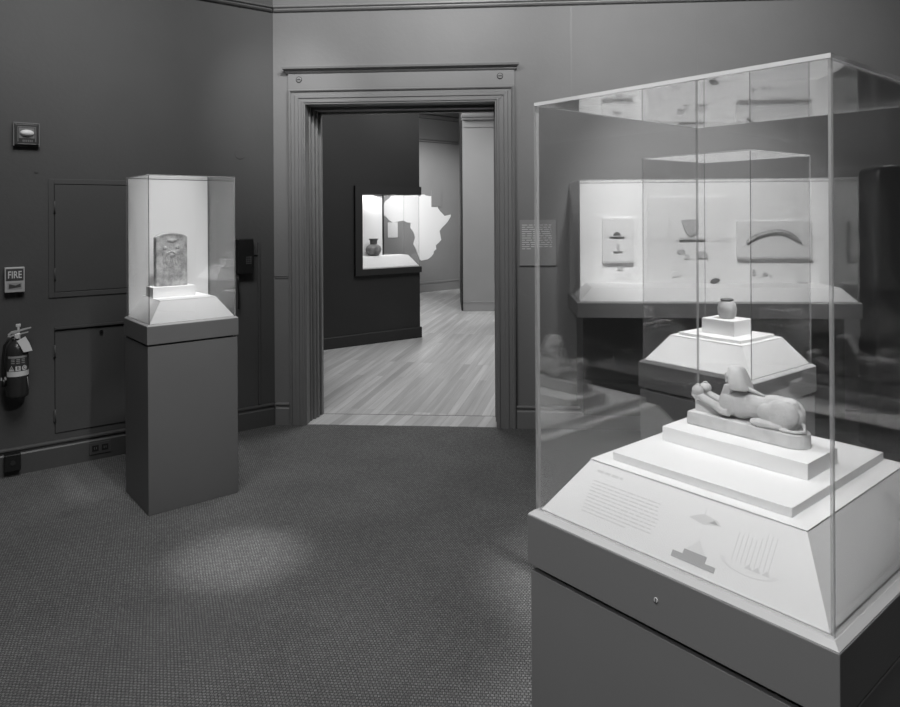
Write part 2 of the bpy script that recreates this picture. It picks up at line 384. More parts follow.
# Africa silhouette on the far wall
AFR = [(-5.9, 35.8), (-2, 35.1), (3, 36.9), (10, 37.3), (11, 35), (10.2, 34), (15, 32.3), (19, 30.3), (20, 32.5), (23, 32.6), (25, 31.6), (29, 31), (32.3, 31.2), (34.2, 31.2), (32.6, 29.9), (35.5, 24), (37.2, 21), (37.3, 18.8), (39.5, 15.6), (43.1, 12), (44.2, 10.5), (51.2, 11.9), (50.8, 9.4), (47.5, 4), (41.6, -1.7), (39, -5), (39.5, -8), (40.7, -14.5), (38, -17.2), (34.9, -20), (35.4, -24), (32.8, -26), (32.5, -28.5), (30, -31.4), (26.5, -33.9), (20, -34.8), (18.4, -33.5), (16.5, -28.6), (14.5, -22.5), (11.8, -17.5), (13.8, -11), (12.2, -5.5), (9, -1), (9.6, 3.8), (6, 4.3), (2, 6.3), (-4, 5.2), (-7.6, 4.4), (-11.5, 6.9), (-13.5, 9.5), (-16.7, 12.4), (-17.4, 14.7), (-16.2, 18.5), (-17, 21), (-14.8, 25.5), (-11.5, 28), (-9.7, 30), (-9.6, 32)]
def afs(lon): # position along wall
    u = (51 - lon) / 68.0
    return .80 - 1.645 * u
mb = MB(); mb.prism([(afs(lo), 1.945 - (37 - la) / 72 * 1.345) for lo, la in AFR], -.004, -.0005)
o = mb.build('wall_map', M['map'], loc=F0, rot=(0, 0, FA), label='large white silhouette map of Africa on the far wall beyond the doorway', cat='map')
o = box('wall_label', (.30, -.012, 1.63), (.56, -.004, 1.94), M['lightwall'], loc=F0, rot=(0, 0, FA), label='small pale square label beside the top of the white wall map', cat='label')
o = box('wall_label', (-.74, -.012, 1.06), (-.52, -.004, 1.34), M['mount'], loc=F0, rot=(0, 0, FA), label='small pale label on the far wall, seen through the corner vitrine glass', cat='label')

# corner vitrine let into the dark wall
vt = empty('corner_vitrine', D0 + Vector((math.cos(DK) * .88, math.sin(DK) * .88, 0)), DK, label='dark framed glass vitrine let into the end of the dark wall beyond the doorway', cat='display case')
def vx(x): return x - .88
mb = MB()
mb.box((vx(.395), -.035, 1.725), (vx(1.296), -.001, 1.822)).box((vx(.395), -.035, .792), (vx(1.296), -.001, .862)).box((vx(.395), -.035, .862), (vx(.487), -.001, 1.725))
mb.build('frame', M['darkwall'], vt)
mb = MB(); mb.box((vx(.4875), .30, .8625), (vx(.945), .345, 1.7245)); mb.build('back_panel', M['white'], vt)
mb = MB(); mb.box((vx(.945), .29, .8625), (vx(.963), .345, 1.7245)); mb.build('post', M['dark'], vt)
mb = MB(); x0, x1 = vx(.489), vx(1.278)
mb.rings([[(x0, .006, .863), (x1, .006, .863), (x1, .298, .863), (x0, .298, .863)], [(x0, .006, .875), (x1, .006, .875), (x1, .298, .875), (x0, .298, .875)], [(x0, .10, 1.0), (x1 - .09, .10, 1.0), (x1 - .09, .29, 1.0), (x0, .29, 1.0)]])
mb.build('sloped_deck', M['white'], vt)
def pane(parent, a, b, axis, name='glass_pane', em='edge', gm='glass', near=None):
    """sheet between corners a,b; axis is the thin one; its four narrow sides get the edge material"""
    mb = MB(); mb.box(a, b)
    mb.bm.faces.ensure_lookup_table(); bmesh.ops.recalc_face_normals(mb.bm, faces=mb.bm.faces)
    for f in mb.bm.faces: f.material_index = 0 if abs(f.normal[axis]) > .5 else (2 if near and f.normal.y < -.5 else 1)
    return mb.build(name, [M[gm], M[em], M[near or em]], parent)
pane(vt, (vx(.4875), -.000, .8625), (vx(1.286), .005, 1.7245), 1)
pane(vt, (vx(1.281), .0055, .8625), (vx(1.287), .345, 1.7245), 0)
pane(vt, (vx(.964), .338, .8625), (vx(1.280), .344, 1.7245), 1)
# little jar on its deck
pj = D0 + Vector((math.cos(DK), math.sin(DK), 0)) * .755 + Vector((-math.sin(DK), math.cos(DK), 0)) * .185
o = empty('clay_jar', (pj.x, pj.y, 1.0), DK, label='round grey jar with a dark neck on the white deck of the far vitrine', cat='jar')
MB().lathe([(.04, 0), (.062, .008), (.088, .045), (.094, .078), (.084, .108), (.060, .128), (.042, .138)], 32).build('body', M['potclay'], o)
MB().lathe([(.041, .134), (.043, .150), (.044, .185), (.056, .196), (.058, .204), (.048, .204), (.038, .19), (.036, .15)], 32).build('neck', M['bronze'], o)

# ------------------------------------------------------------------ pedestal display cases
ZC, ZB, ZT = .942, .8516, 1.7032
def case(near, th, a, b, ia, ib, zdeck, label, em, back=False, far_a=None, gm='glass', T=.0062, nm=None):
    """local x = along the B side, y = along the A side, origin under the middle of the case; near corner at (-b/2,-a/2)"""
    A = Vector((-math.sin(th), math.cos(th), 0)); B = Vector((math.cos(th), math.sin(th), 0))
    c = Vector((near[0], near[1], 0)) + A * a / 2 + B * b / 2
    r = empty('display_case', c, th, label=label, cat='display case')
    hx, hy = b / 2, a / 2; o = .0115; p = .0075; g = .0015
    mb = MB(); mb.box((-hx - p, -hy - p, 0), (hx + p, hy + p, ZB - .010)); mb.build('pedestal', M['plinth'], r, bevel=.002)
    MB().box((-hx + .010, -hy + .010, ZB - .011), (hx - .010, hy - .010, ZB)).build('shadow_gap', M['groove'], r)
    mb = MB(); mb.box((-hx - o, -hy - o, ZB), (hx + o, hy + o, ZC)); mb.build('cap', M['plinth'], r, bevel=.0012)
    def rect(e, z): return [(-hx - e, -hy - e, z), (hx + e, -hy - e, z), (hx + e, hy + e, z), (-hx - e, hy + e, z)]
    mb = MB(); mb.rings([rect(o - .001, ZC), rect(o - .001, ZC + .0015), rect(.0018, ZC + .009), rect(-.004, ZC + .009), rect(-.004, ZC)]); mb.build('bevel_lip', M['bevel'], r)
    zg = ZC + .0092
    pane(r, (-hx, -hy, zg), (-hx + T, hy, ZT - T), 0, em=em, near=nm, gm=gm); pane(r, (hx - T, -hy, zg), (hx, hy, ZT - T), 0, em=em, gm=gm)
    pane(r, (-hx + T + .0002, -hy, zg), (hx - T - .0002, -hy + T, ZT - T), 1, em=em, gm=gm); pane(r, (-hx + T + .0002, hy - T, zg), (hx - T - .0002, hy, ZT - T), 1, em=em, gm=gm)
    pane(r, (-hx, -hy, ZT - T + .0002), (hx, hy, ZT), 2, name='glass_top', em=em, gm='glassl' if gm == 'glassl' else 'glasst')
    q = T + .0015; bx = q; by = q; 
    ty0 = ia; ty1 = ia if far_a is None else far_a
    mb = MB()
    mb.rings([[(-hx + q, -hy + q, ZC + .0005), (hx - q, -hy + q, ZC + .0005), (hx - q, hy - q, ZC + .0005), (-hx + q, hy - q, ZC + .0005)],
              [(-hx + q, -hy + q, ZC + .011), (hx - q, -hy + q, ZC + .011), (hx - q, hy - q, ZC + .011), (-hx + q, hy - q, ZC + .011)],
              [(-hx + ib, -hy + ty0, zdeck - .0012), (hx - ib, -hy + ty0, zdeck - .0012), (hx - ib, hy - ty1, zdeck - .0012), (-hx + ib, hy - ty1, zdeck - .0012)]])
    dk = mb.build('sloped_deck', M['white'], r)
    mb = MB(); e = .0012
    mb.box((-hx + ib - e, -hy + ty0 - e, zdeck - .0011), (hx - ib + e, hy - ty1 + e, zdeck)); mb.build('deck_top', M['white'], r)
    if back:
        MB().box((-hx + T + .004, hy - T - .0045, ZC + .011), (hx - T - .002, hy - T - .0005, ZT - T - .002)).build('back_panel', M['white'], r)
    return r, (-hx, -hy), dk

thN, thL, thT = .6962, .6895, .6524
N, (nx, ny), Ndeck = case((.4926, .8915), thN, .5161, .5622, .066, .079, 1.045, 'large glass display case in the right foreground holding the reclining stone figurine', 'edgeb', gm='glassn')
Lc, (lx, ly), Ldeck = case((-1.4923, 3.4736), thL, .3906, .449, .072, .079, 1.058, 'tall narrow glass display case at left with a white back panel and carved stele', 'edge', back=True, far_a=.02, gm='glassl', T=.0045, nm='edged')
Tc, (tx, ty), Tdeck = case((.9844, 2.2587), thT, .4235, .4108, .07, .07, 1.045, 'middle glass display case with a small jar, standing behind the foreground case', 'edge', T=.0042, nm='edged')

def incase(c, x0y0, a, b, z): # point in world from case coordinates
    v = Vector((x0y0[0] + b, x0y0[1] + a, z)); return c.matrix_basis @ v
bpy.context.view_layer.update()
def block(c, o0, a0, a1, b0, b1, z0, z1, label, th, name='riser_block'):
    p = incase(c, o0, (a0 + a1) / 2, (b0 + b1) / 2, z0)
    hx, hy = (b1 - b0) / 2, (a1 - a0) / 2
    return box(name, (-hx, -hy, .0002), (hx, hy, z1 - z0), M['white'], loc=p, rot=(0, 0, th), bevel=.001, label=label, cat='riser')
block(N, (nx, ny), .097, .420, .103, .474, 1.045, 1.060, 'wide white slab on the sloped deck of the right foreground case', thN, 'riser_slab')
block(N, (nx, ny), .127, .397, .228, .347, 1.060, 1.088, 'long white block directly under the reclining figurine', thN)
block(Tc, (tx, ty), .09, .335, .095, .320, 1.045, 1.056, 'flat white slab on the deck of the middle case', thT, 'riser_slab')
block(Tc, (tx, ty), .146, .274, .150, .268, 1.056, 1.110, 'small square white block directly under the little jar', thT)
block(Lc, (lx, ly), .215, .335, .085, .310, 1.058, 1.113, 'white block directly under the carved stele in the left case', thL)

# jar of the middle case
p = incase(Tc, (tx, ty), .207, .208, 1.1102)
o = empty('stone_jar', p, thT, label='small pale banded jar with a dark rim on the white block in the middle case', cat='jar')
MB().lathe([(.020, 0), (.027, .004), (.0325, .020), (.0335, .036), (.030, .052), (.023, .061), (.021, .064)], 36).build('body', M['alab'], o)
MB().lathe([(.020, .0635), (.0225, .066), (.0232, .0695), (.021, .0712), (.015, .0712), (.014, .066)], 36).build('rim', M['bronze'], o, label='dark rim')

# stele
p = incase(Lc, (lx, ly), .283, .198, 1.1132)
o = empty('carved_stele', p, thL, label='grey mottled round-topped carved stone tablet in the left glass case', cat='stele')
hw, H_ = .083, .288
poly = [(-hw, 0), (hw, 0), (hw, .262)] + [(hw * math.cos(t) * 1.0, .262 + .026 * math.sin(t)) for t in [PI * k / 14 for k in range(1, 14)]] + [(-hw, .262)]
MB().prism(poly, -.028, .022).build('slab', M['stele'], o, bevel=.003)
mb = MB()
bd = [(x * .90, .008 + z * .945) for x, z in poly]; bi = [(x * .86, .012 + z * .925) for x, z in poly]
vo = mb.loop([(x, -.0292, z) for x, z in bd]); vi = mb.loop([(x, -.0292, z) for x, z in bi])
vo2 = mb.loop([(x, -.0278, z) for x, z in bd]); vi2 = mb.loop([(x, -.0278, z) for x, z in bi])
n_ = len(bd)
for i in range(n_):
    j = (i + 1) % n_
    for q in ((vo[i], vo[j], vi[j], vi[i]), (vo[i], vo2[i], vo2[j], vo[j]), (vi[i], vi[j], vi2[j], vi2[i])): mb.bm.faces.new(q)
mb.build('raised_border', M['stele'], o)
mb = MB()
def fig(x, z, s, f=1):   # low-relief standing figures
    mb.ell((x, -.0285, z + .082 * s), (.010 * s, .003, .012 * s), n=12); mb.ell((x, -.0285, z + .048 * s), (.014 * s, .003, .024 * s), n=12)
    mb.ell((x - .006 * s * f, -.0285, z + .014 * s), (.006 * s, .003, .022 * s), n=12); mb.ell((x + .008 * s * f, -.0285, z + .014 * s), (.006 * s, .003, .022 * s), n=12)
    mb.ell((x + .018 * s * f, -.0285, z + .055 * s), (.016 * s, .0025, .005 * s), (0, -.5 * f, 0), n=12)
fig(-.038, .125, 1.0); fig(.030, .125, 1.05, -1); fig(-.002, .130, .7)
mb.ell((0, -.0285, .247), (.026, .0025, .010), n=16)
for k in range(3):
    for i in range(9): mb.box((-.058 + i * .0135, -.0292, .030 + k * .026), (-.058 + i * .0135 + .007, -.0278, .030 + k * .026 + .012 * (1 if (i * 7 + k) % 3 else .55)))
mb.build('relief_carving', M['stele'], o)

# reclining sphinx figurine: local +x is the way it faces
p = incase(N, (nx, ny), .2640, .304, 1.0882)
SX = empty('sphinx_figurine', p, thN + PI / 2, label='pale stone reclining sphinx figurine holding two round jars, on the long white block', cat='figurine')
def stad(x0, x1, hw, z, n=12):
    pts = [(x1, -hw, z), (x1, hw, z)]
    pts += [(x0 + hw - hw * math.sin(PI * k / n), hw * math.cos(PI * k / n), z) for k in range(0, n + 1)]
    return pts
bx0, bx1 = -.1085, .1105
mb = MB(); mb.rings([stad(bx0, bx1, .0268, .0), stad(bx0 - .0005, bx1 + .0005, .0273, .004), stad(bx0, bx1 - .001, .0268, .0245), stad(bx0 + .002, bx1 - .003, .0250, .0252)]); mb.build('base', M['steat'], SX, bevel=.0015)
Z = .0252
mb = MB()
mb.ell((.016, 0, Z + .027), (.036, .0215, .026), (0, -.05, 0)); mb.ell((-.022, 0, Z + .029), (.046, .0200, .0245)); mb.ell((-.050, 0, Z + .029), (.036, .0210, .0275), (0, .1, 0))
mb.ell((-.068, .000, Z + .040), (.024, .014, .014), (0, .35, 0)); mb.ell((-.060, -.006, Z + .0505), (.006, .005, .0045)); mb.ell((-.079, .002, Z + .044), (.0055, .005, .0045))
mb.ell((-.076, 0, Z + .0225), (.0255, .0175, .0225)); mb.ell((-.066, 0, Z + .034), (.028, .015, .0195), (0, .4, 0))
for s in (-1, 1):
    mb.ell((-.064, s * .0130, Z + .0255), (.0335, .0135, .0270), (0, .32, 0))          # haunch
    mb.ell((-.044, s * .0165, Z + .024), (.020, .0090, .0185), (0, -.3, 0))            # thigh
    mb.tube([(-.070, s * .0195, Z + .007), (-.045, s * .0225, Z + .0075), (-.028, s * .0215, Z + .007)], [.0055, .0068, .0078])   # hind foot
    mb.ell((-.023, s * .0210, Z + .0068), (.0105, .0074, .0068))
    mb.ell((.032, s * .0155, Z + .028), (.0165, .0100, .0215), (0, .35, 0))            # shoulder
    mb.tube([(.028, s * .0165, Z + .014), (.042, s * .0165, Z + .013), (.062, s * .0155, Z + .0205), (.088, s * .0135, Z + .030)], [.0105, .0094, .0080, .0074])  # forearm
    mb.ell((.094, s * .0135, Z + .0295), (.0095, .0082, .0085))                         # hand
    for k in range(4): mb.tube([(.096, s * .0135 + (k - 1.5) * .0034, Z + .026), (.1032, s * .0135 + (k - 1.5) * .0034, Z + .0305), (.1032, s * .0135 + (k - 1.5) * .0032, Z + .0365)], .0021, n=8)
mb.ell((.034, 0, Z + .022), (.017, .016, .022))
mb.prism([(.040, Z), (.100, Z), (.1015, Z + .023), (.090, Z + .023), (.052, Z + .006)], -.0135, .0135)
mb.tube([(-.101, .004, Z + .016), (-.1055, .012, Z + .006), (-.092, .0215, Z + .0035), (-.068, .0235, Z + .0035)], .0032)      # tail
mb.tube([(.026, 0, Z + .042), (.026, 0, Z + .066)], [.012, .011])                        # neck
mb.ell((.0325, 0, Z + .077), (.0115, .0105, .0140), (0, .12, 0))                          # head
mb.ell((.0430, 0, Z + .0745), (.0035, .0024, .0042)); mb.ell((.0405, 0, Z + .0655), (.0045, .0055, .0035)); mb.ell((.0420, 0, Z + .0695), (.0022, .0046, .0013))
for s in (-1, 1):
    mb.ell((.0420, s * .0045, Z + .0795), (.0018, .0028, .0016)); mb.ell((.0410, s * .005, Z + .083), (.0025, .0038, .0012)); mb.ell((.0335, s * .0125, Z + .0775), (.0026, .002, .0050))
fuse(mb.build('body', M['steat'], SX), .0011, 4)
# nemes headcloth: crown, flaring wings and lappets
mb = MB()
def ring(z, xb, xf, w, n=28, p_=3.0):
    pts = []
    for i in range(n):
        t = 2 * PI * i / n; c, s = math.cos(t), math.sin(t)
        rx = (xf - xb) / 2; e = 2 / p_
        pts.append(((xb + xf) / 2 + rx * math.copysign(abs(c) ** e, c), w * math.copysign(abs(s) ** e, s), Z + z))
    return pts
mb.rings([ring(.0555, -.0030, .030, .0230), ring(.0575, -.0045, .033, .0238), ring(.066, -.0015, .0335, .0225), ring(.076, .0020, .0345, .0200), ring(.086, .0055, .0355, .0170), ring(.0925, .0090, .0355, .0140), ring(.0965, .0130, .0330, .0105), ring(.0975, .017, .029, .006)], smooth=True)
for s in (-1, 1):
    mb.rings([[(.020, s * .011, Z + .064), (.036, s * .010, Z + .064), (.036, s * .0225, Z + .064), (.020, s * .0225, Z + .064)],
              [(.034, s * .006, Z + .030), (.050, s * .006, Z + .030), (.050, s * .0185, Z + .030), (.034, s * .0185, Z + .030)]])
mb.ell((.0375, 0, Z + .0895), (.003, .0025, .0045))
fuse(mb.build('headdress', M['steat'], SX), .0011, 4)
MB().tube([(.000, .004, Z + .0595), (-.012, .006, Z + .0575), (-.034, .006, Z + .0525)], [.0045, .0040, .0018]).build('queue', M['steat'], SX)
for s in (-1, 1):
    j = MB().ell((.094, s * .0135, Z + .0405), (.0116, .0112, .0108), n=24).build('offering_jar', M['steat'], SX)
    MB().lathe([(.0042, 0), (.0045, .0018), (.0030, .0022)], 16, (.094, s * .0135, Z + .0507)).build('jar_mouth', M['steat'], j)

# printed text and drawings on the front slope of the near case (its left-facing side)
sl0 = Vector((nx + .0077, ny, ZC + .011)); sl1 = Vector((nx + .079, ny, 1.0438))
up = (sl1 - sl0); SLN = up.length; tilt = math.atan2(up.z, up.x)
# frame on slope: X = reading direction (-y local), Z = up the slope, -Y = outward
rotm = Matrix(((0, math.sin(tilt), math.cos(tilt)), (-1, 0, 0), (0, -math.cos(tilt), math.sin(tilt)))).to_4x4()
def onslope(name, mb, m, a_ref=0):
    o = mb.build(name, m, Ndeck)
    o.matrix_basis = Matrix.Translation(sl0) @ rotm
    return o
# in this frame x = -(a) so a=0.43 -> x=-0.43
tb = MB(); textlines(tb, -.428, -.372, .0955, .1035, 1, -.0001, .003, 3, .55, 1.0, .0003)
onslope('printed_title', tb, M['ink'])
tb = MB(); textlines(tb, -.428, -.284, .022, .084, 10, -.0001, .0026, 5, .30, .7, .0003)
onslope('printed_text', tb, M['ink'])
tb = MB(); tb.prism([(-.245, .012), (-.173, .012), (-.173, .020), (-.190, .020), (-.190, .030), (-.228, .030), (-.228, .022), (-.245, .022)], -.0005, -.0001)
onslope('stepped_plan', tb, M['ink2'])
tb = MB(); tb.prism([(-.226, .0302), (-.192, .0302), (-.209, .050)], -.0004, -.0001); tb.box((-.2095, -.0004, .050), (-.2085, -.0001, .058))
onslope('pyramid_drawing', tb, M['ink3'])
tb = MB(); tb.prism([(-.238, .078), (-.212, .074), (-.184, .080), (-.190, .086), (-.214, .090), (-.222, .087)], -.0004, -.0001); tb.box((-.2145, -.0004, .09), (-.2135, -.0001, .101))
k = onslope('plan_drawing', tb, M['ink'])
tb = MB(); tb.prism([(-.204, .079), (-.188, .080), (-.196, .085)], -.0006, -.0003); onslope('shaded_chamber', tb, M['ink2'])
tb = MB()
rr = random.Random(4)
for i in range(9):
    x = -.155 + i * .0068; tb.box((x, -.0004, .040), (x + .0009, -.0001, .078 + rr.uniform(0, .018)))
for x in (-.128, -.116, -.102): tb.prism([(x - .006, .036), (x + .006, .036), (x, .043)], -.0005, -.0001)
for k_ in range(16):
    t0 = PI * k_ / 16 + PI; tb.box((-.128 + .040 * math.cos(t0) - .004, -.0004, .040 + .014 * math.sin(t0)), (-.128 + .040 * math.cos(t0) + .004, -.0001, .041 + .014 * math.sin(t0)))
onslope('building_drawing', tb, M['ink'])
# screw of the cap
q = MB(); q.disc_y((0, 0), .0035, -.0012, .0, 16); sc_ = q.build('screw', M['metal'], N, loc=(nx - .0117, ny + .254, ZC - .043), rot=(0, 0, -PI / 2))
q = MB(); q.box((-.0008, -.0014, -.0028), (.0008, -.0011, .0028)); q.build('slot', M['groove'], sc_)

# ------------------------------------------------------------------ wall case on the door wall
VS = 2.92; VF = .55
vc = empty('wall_case', wc(VS), WA, label='wide wall-mounted glass case with white interior at the right of the doorway', cat='display case')
# local x along wall, -y into room
L0, L1 = 2.081 - VS, 3.775 - VS
MB().box((L0, -VF, ZB), (L1, -.002, ZC)).build('cabinet_base', M['plinth'], vc, bevel=.002)
MB().box((L0 + .055, -VF + .18, .20), (L1 - .02, -.03, ZB - .001)).build('support_box', M['dark'], vc)
def vrect(e, z, y1=-.17): return [(L0 + e, -VF + e, z), (L1 - e, -VF + e, z), (L1 - e, y1, z), (L0 + e, y1, z)]
g0 = .012
MB().rings([vrect(.001, ZC), vrect(.001, ZC + .0015), vrect(g0 - .001, ZC + .009), vrect(g0 + .01, ZC + .009)]).build('bevel_lip', M['bevel'], vc)
MB().box((L0 + .065, -.170, ZC + .0092), (L1 - g0 - .007, -.152, ZT - .008)).build('back_panel', M['white'], vc)
zg = ZC + .0092; T = .006
pane(vc, (L0 + g0, -VF + g0, zg), (L1 - g0, -VF + g0 + T, ZT - T), 1)
pane(vc, (L0 + g0, -VF + g0 + T + .0002, zg), (L0 + g0 + T, -.003, ZT - T), 0); pane(vc, (L1 - g0 - T, -VF + g0 + T + .0002, zg), (L1 - g0, -.003, ZT - T), 0)
pane(vc, (L0 + g0, -VF + g0, ZT - T + .0002), (L1 - g0, -.003, ZT), 2, name='glass_top')
e0 = g0 + T + .001
MB().rings([vrect(e0, ZC + .0095, -.1705), vrect(e0, ZC + .012, -.1705), [(L0 + .10, -VF + .085, 1.03), (L1 - .085, -VF + .085, 1.03), (L1 - .085, -.1705, 1.03), (L0 + .10, -.1705, 1.03)]]).build('sloped_deck', M['white'], vc)

def onback(name, **k): # Empty on the back panel of the wall case
    pass
BP = .170
def vobj(s, z): return wc(s, z, BP)
def mount(s0, s1, z0, z1, th, m, label, ledge=True, name='mount_board'):
    o = empty(name, wc((s0 + s1) / 2, z0, BP), WA, label=label, cat='mount board')
    hw = (s1 - s0) / 2
    MB().box((-hw, -th, 0), (hw, -.0005, z1 - z0)).build('board', m, o, bevel=.001)
    if ledge: MB().box((-hw, -th - .012, -.012), (hw, -.0005, -.0004)).build('ledge', M['ledge'], o, label='darker grey ledge')
    return o
mount(2.291, 2.498, 1.178, 1.461, .018, M['mount'], 'tall pale grey board at the left end of the wall case, with two small finds')
mount(2.590, 3.098, 1.0303, 1.601, .010, M['white2'], 'large white board in the middle of the wall case back', ledge=False)
mount(3.164, 3.640, 1.205, 1.439, .018, M['mount'], 'wide pale grey board with the curved wand, right in the wall case')
MB().box((2.590 - VS, -BP - .0115, 1.304), (3.098 - VS, -BP - .0103, 1.3065)).build('board_joint', M['ink'], vc)

def find(name, s, z, off, poly, th, m, label, cat, group=None, bev=.0015):
    o = MB().prism(poly, -th, -.0003).build(name, m, loc=wc(s, z, BP + off), rot=(0, 0, WA), bevel=bev, label=label, cat=cat)
    if group: o['group'] = group
    return o
# on the left board: little domed amulet on a bar, small amulet on a bar
find('domed_fragment', 2.386, 1.346, .018, [(-.026, 0), (.026, 0), (.020, .014), (.008, .024), (-.008, .024), (-.020, .014)], .014, M['bronze'], 'small dark domed fragment, upper find on the left board of the wall case', 'fragment')
box('shelf_strip', (-.047, -.016, -.006), (.047, -.0005, 0), M['ledge'], loc=wc(2.386, 1.3455, BP + .018), rot=(0, 0, WA), label='thin grey strip under the domed fragment on the left board', cat='shelf')
find('upright_amulet', 2.392, 1.247, .018, [(-.010, 0), (.010, 0), (.007, .014), (.011, .030), (.004, .044), (-.006, .044), (-.010, .026), (-.006, .012)], .012, M['sherd'], 'tiny upright grey amulet, lower find on the left board of the wall case', 'amulet')
box('shelf_strip', (-.032, -.014, -.004), (.032, -.0005, 0), M['ink'], loc=wc(2.392, 1.2468, BP + .018), rot=(0, 0, WA), label='thin pale strip under the tiny upright amulet', cat='shelf')
# under left board: two tiny beads and a label
for i, ds in enumerate((-.014, .010)):
    find('small_bead', 2.412 + ds, 1.118, 0, [(-.009, 0), (.009, 0), (.010, .018), (0, .024), (-.010, .018)], .012, M['ledge'], ('left', 'right')[i] + ' one of two tiny grey beads under the left board', 'bead')
find('case_label', 2.425, 1.050, 0, [(-.055, 0), (.055, 0), (.055, .045), (-.055, .045)], .003, M['mount'], 'small pale caption card under the two tiny beads', 'label', bev=0)
# middle board
mo = .010
find('shield_sherd', 2.863, 1.334, mo, [(-.058, .112), (-.020, .120), (.030, .118), (.056, .108), (.055, .048), (.030, .018), (.004, 0), (-.020, .020), (-.040, .060)], .012, M['sherd'], 'grey shield-shaped potsherd on the middle board of the wall case', 'potsherd')
mb = MB(); mb.box((-.075, -.018, -.013), (.09, -.0005, 0)); mb.build('shelf_strip', M['ledge'], loc=wc(2.866, 1.3315, BP + mo), rot=(0, 0, WA), label='grey strip just below the shield-shaped potsherd', cat='shelf')
find('sherd_piece', 2.805, 1.222, mo, [(-.030, .020), (-.014, 0), (.010, .006), (.030, .012), (.016, .030), (-.012, .032)], .010, M['sherd'], 'small angular sherd, left of the row below the shield-shaped one', 'potsherd')
find('sherd_piece', 2.842, 1.192, mo, [(-.018, .0), (.016, .0), (.018, .026), (-.010, .030)], .010, M['ledge'], 'small dark grey chip, middle of the row below the shield-shaped sherd', 'potsherd')
find('sherd_piece', 2.938, 1.208, mo, [(-.034, .0), (.034, .0), (.036, .016), (.018, .034), (-.018, .032), (-.030, .018)], .010, M['sherd'], 'small pale lump, right of the row below the shield-shaped sherd', 'potsherd')
box('shelf_strip', (-.035, -.014, -.008), (.040, -.0005, 0), M['ledge'], loc=wc(2.938, 1.2075, BP + mo), rot=(0, 0, WA), label='thin grey strip under the pale lump on the middle board', cat='shelf')
find('ring_amulet', 2.765, 1.072, mo, [(-.022, 0), (.018, .004), (.024, .022), (.008, .036), (-.016, .034), (-.026, .018)], .010, M['mount'], 'very pale rounded amulet low on the middle board', 'amulet')
find('tiny_bead', 2.800, 1.078, mo, [(-.006, 0), (.006, 0), (.006, .012), (-.006, .012)], .008, M['ledge'], 'single tiny bead right of the pale rounded amulet', 'bead')
sb = MB(); sb.ell((0, 0, .016), (.030, .022, .017), (0, -.3, 0), n=20).ell((.024, 0, .022), (.011, .012, .010)); p = wc(3.011, 1.0305, BP + .045)
sb.build('scarab', M['bronze'], loc=p, rot=(0, 0, WA), label='dark oval scarab on the deck in the middle of the wall case', cat='scarab')
# curved ivory wand
wp = [(3.226, 1.292), (3.250, 1.314), (3.290, 1.336), (3.340, 1.355), (3.395, 1.366), (3.440, 1.366), (3.490, 1.352), (3.535, 1.325), (3.572, 1.292)]
mb = MB()
hwid = [.013, .016, .0175, .018, .019, .0195, .020, .017, .006]
top, bot = [], []
for i, (s, z) in enumerate(wp):
    a_ = wp[max(i - 1, 0)]; b_ = wp[min(i + 1, 8)]; dx, dz = b_[0] - a_[0], b_[1] - a_[1]; l_ = math.hypot(dx, dz)
    top.append((s - VS - dz / l_ * hwid[i], z - 1.3 + dx / l_ * hwid[i])); bot.append((s - VS + dz / l_ * hwid[i], z - 1.3 - dx / l_ * hwid[i]))
mb.rings([[(t[0], -.004, t[1]), ((t[0] + b_[0]) / 2, -.016, (t[1] + b_[1]) / 2), (b_[0], -.004, b_[1]), ((t[0] + b_[0]) / 2, 0.0, (t[1] + b_[1]) / 2)] for t, b_ in zip(top, bot)], smooth=False)
mb.build('curved_wand', M['ivory'], loc=wc(VS, 1.3, BP + .0195), rot=(0, 0, WA), label='long curved ivory wand arching across the right board of the wall case', cat='wand')
for (s, z, h, w_, mm, lb) in ((3.276, 1.085, .036, .010, 'sherd', 'slim upright grey amulet, first of the three under the curved wand'), (3.345, 1.083, .018, .016, 'sherd', 'small rounded grey amulet, second of the three under the curved wand'), (3.382, 1.064, .026, .010, 'ledge', 'small dark upright amulet, third of the three under the curved wand')):
    find('small_amulet', s, z, 0, [(-w_, 0), (w_ * .8, 0), (w_, h * .5), (w_ * .3, h), (-w_ * .7, h * .8)], .012, M[mm], lb, 'amulet')
sb = MB(); sb.ell((0, 0, .006), (.030, .010, .006)); sb.build('thin_pin', M['ledge'], loc=wc(3.575, 1.0305, BP + .03), rot=(0, 0, WA), label='thin flat grey pin lying at the right end of the wall case deck', cat='pin')

# tall black wrapped panel right of the wall case
bp_ = wc(4.425, 0, .30)
bk = empty('draped_panel', bp_, WA, label='tall black sheeted panel standing right of the wall case', cat='covered panel')
mb = MB(); nz = 24; rings = []
def rrect(hx, hy, r, z, n=5, k=0):
    pts = []
    for cx_, cy_, a0 in ((hx - r, hy - r, 0), (-hx + r, hy - r, PI / 2), (-hx + r, -hy + r, PI), (hx - r, -hy + r, 1.5 * PI)):
        for i in range(n + 1):
            t = a0 + PI / 2 * i / n; pts.append((cx_ + r * math.cos(t), cy_ + r * math.sin(t), z))
    return pts
hx_, hy_ = .50, .12
for i in range(nz + 1):
    z = .01 + 1.722 * i / nz; wob = .004 * math.sin(i * 1.7) + .003 * math.sin(i * .9 + 2)
    rings.append(rrect(hx_ + wob, hy_ + wob, .03, z))
for z, e in ((1.754, .006), (1.768, .018), (1.774, .034)): rings.append(rrect(hx_ - e, hy_ - e, .03, z))
mb.rings(rings, smooth=True); mb.build('sheeting', M['cloth'], bk)
mb = MB()
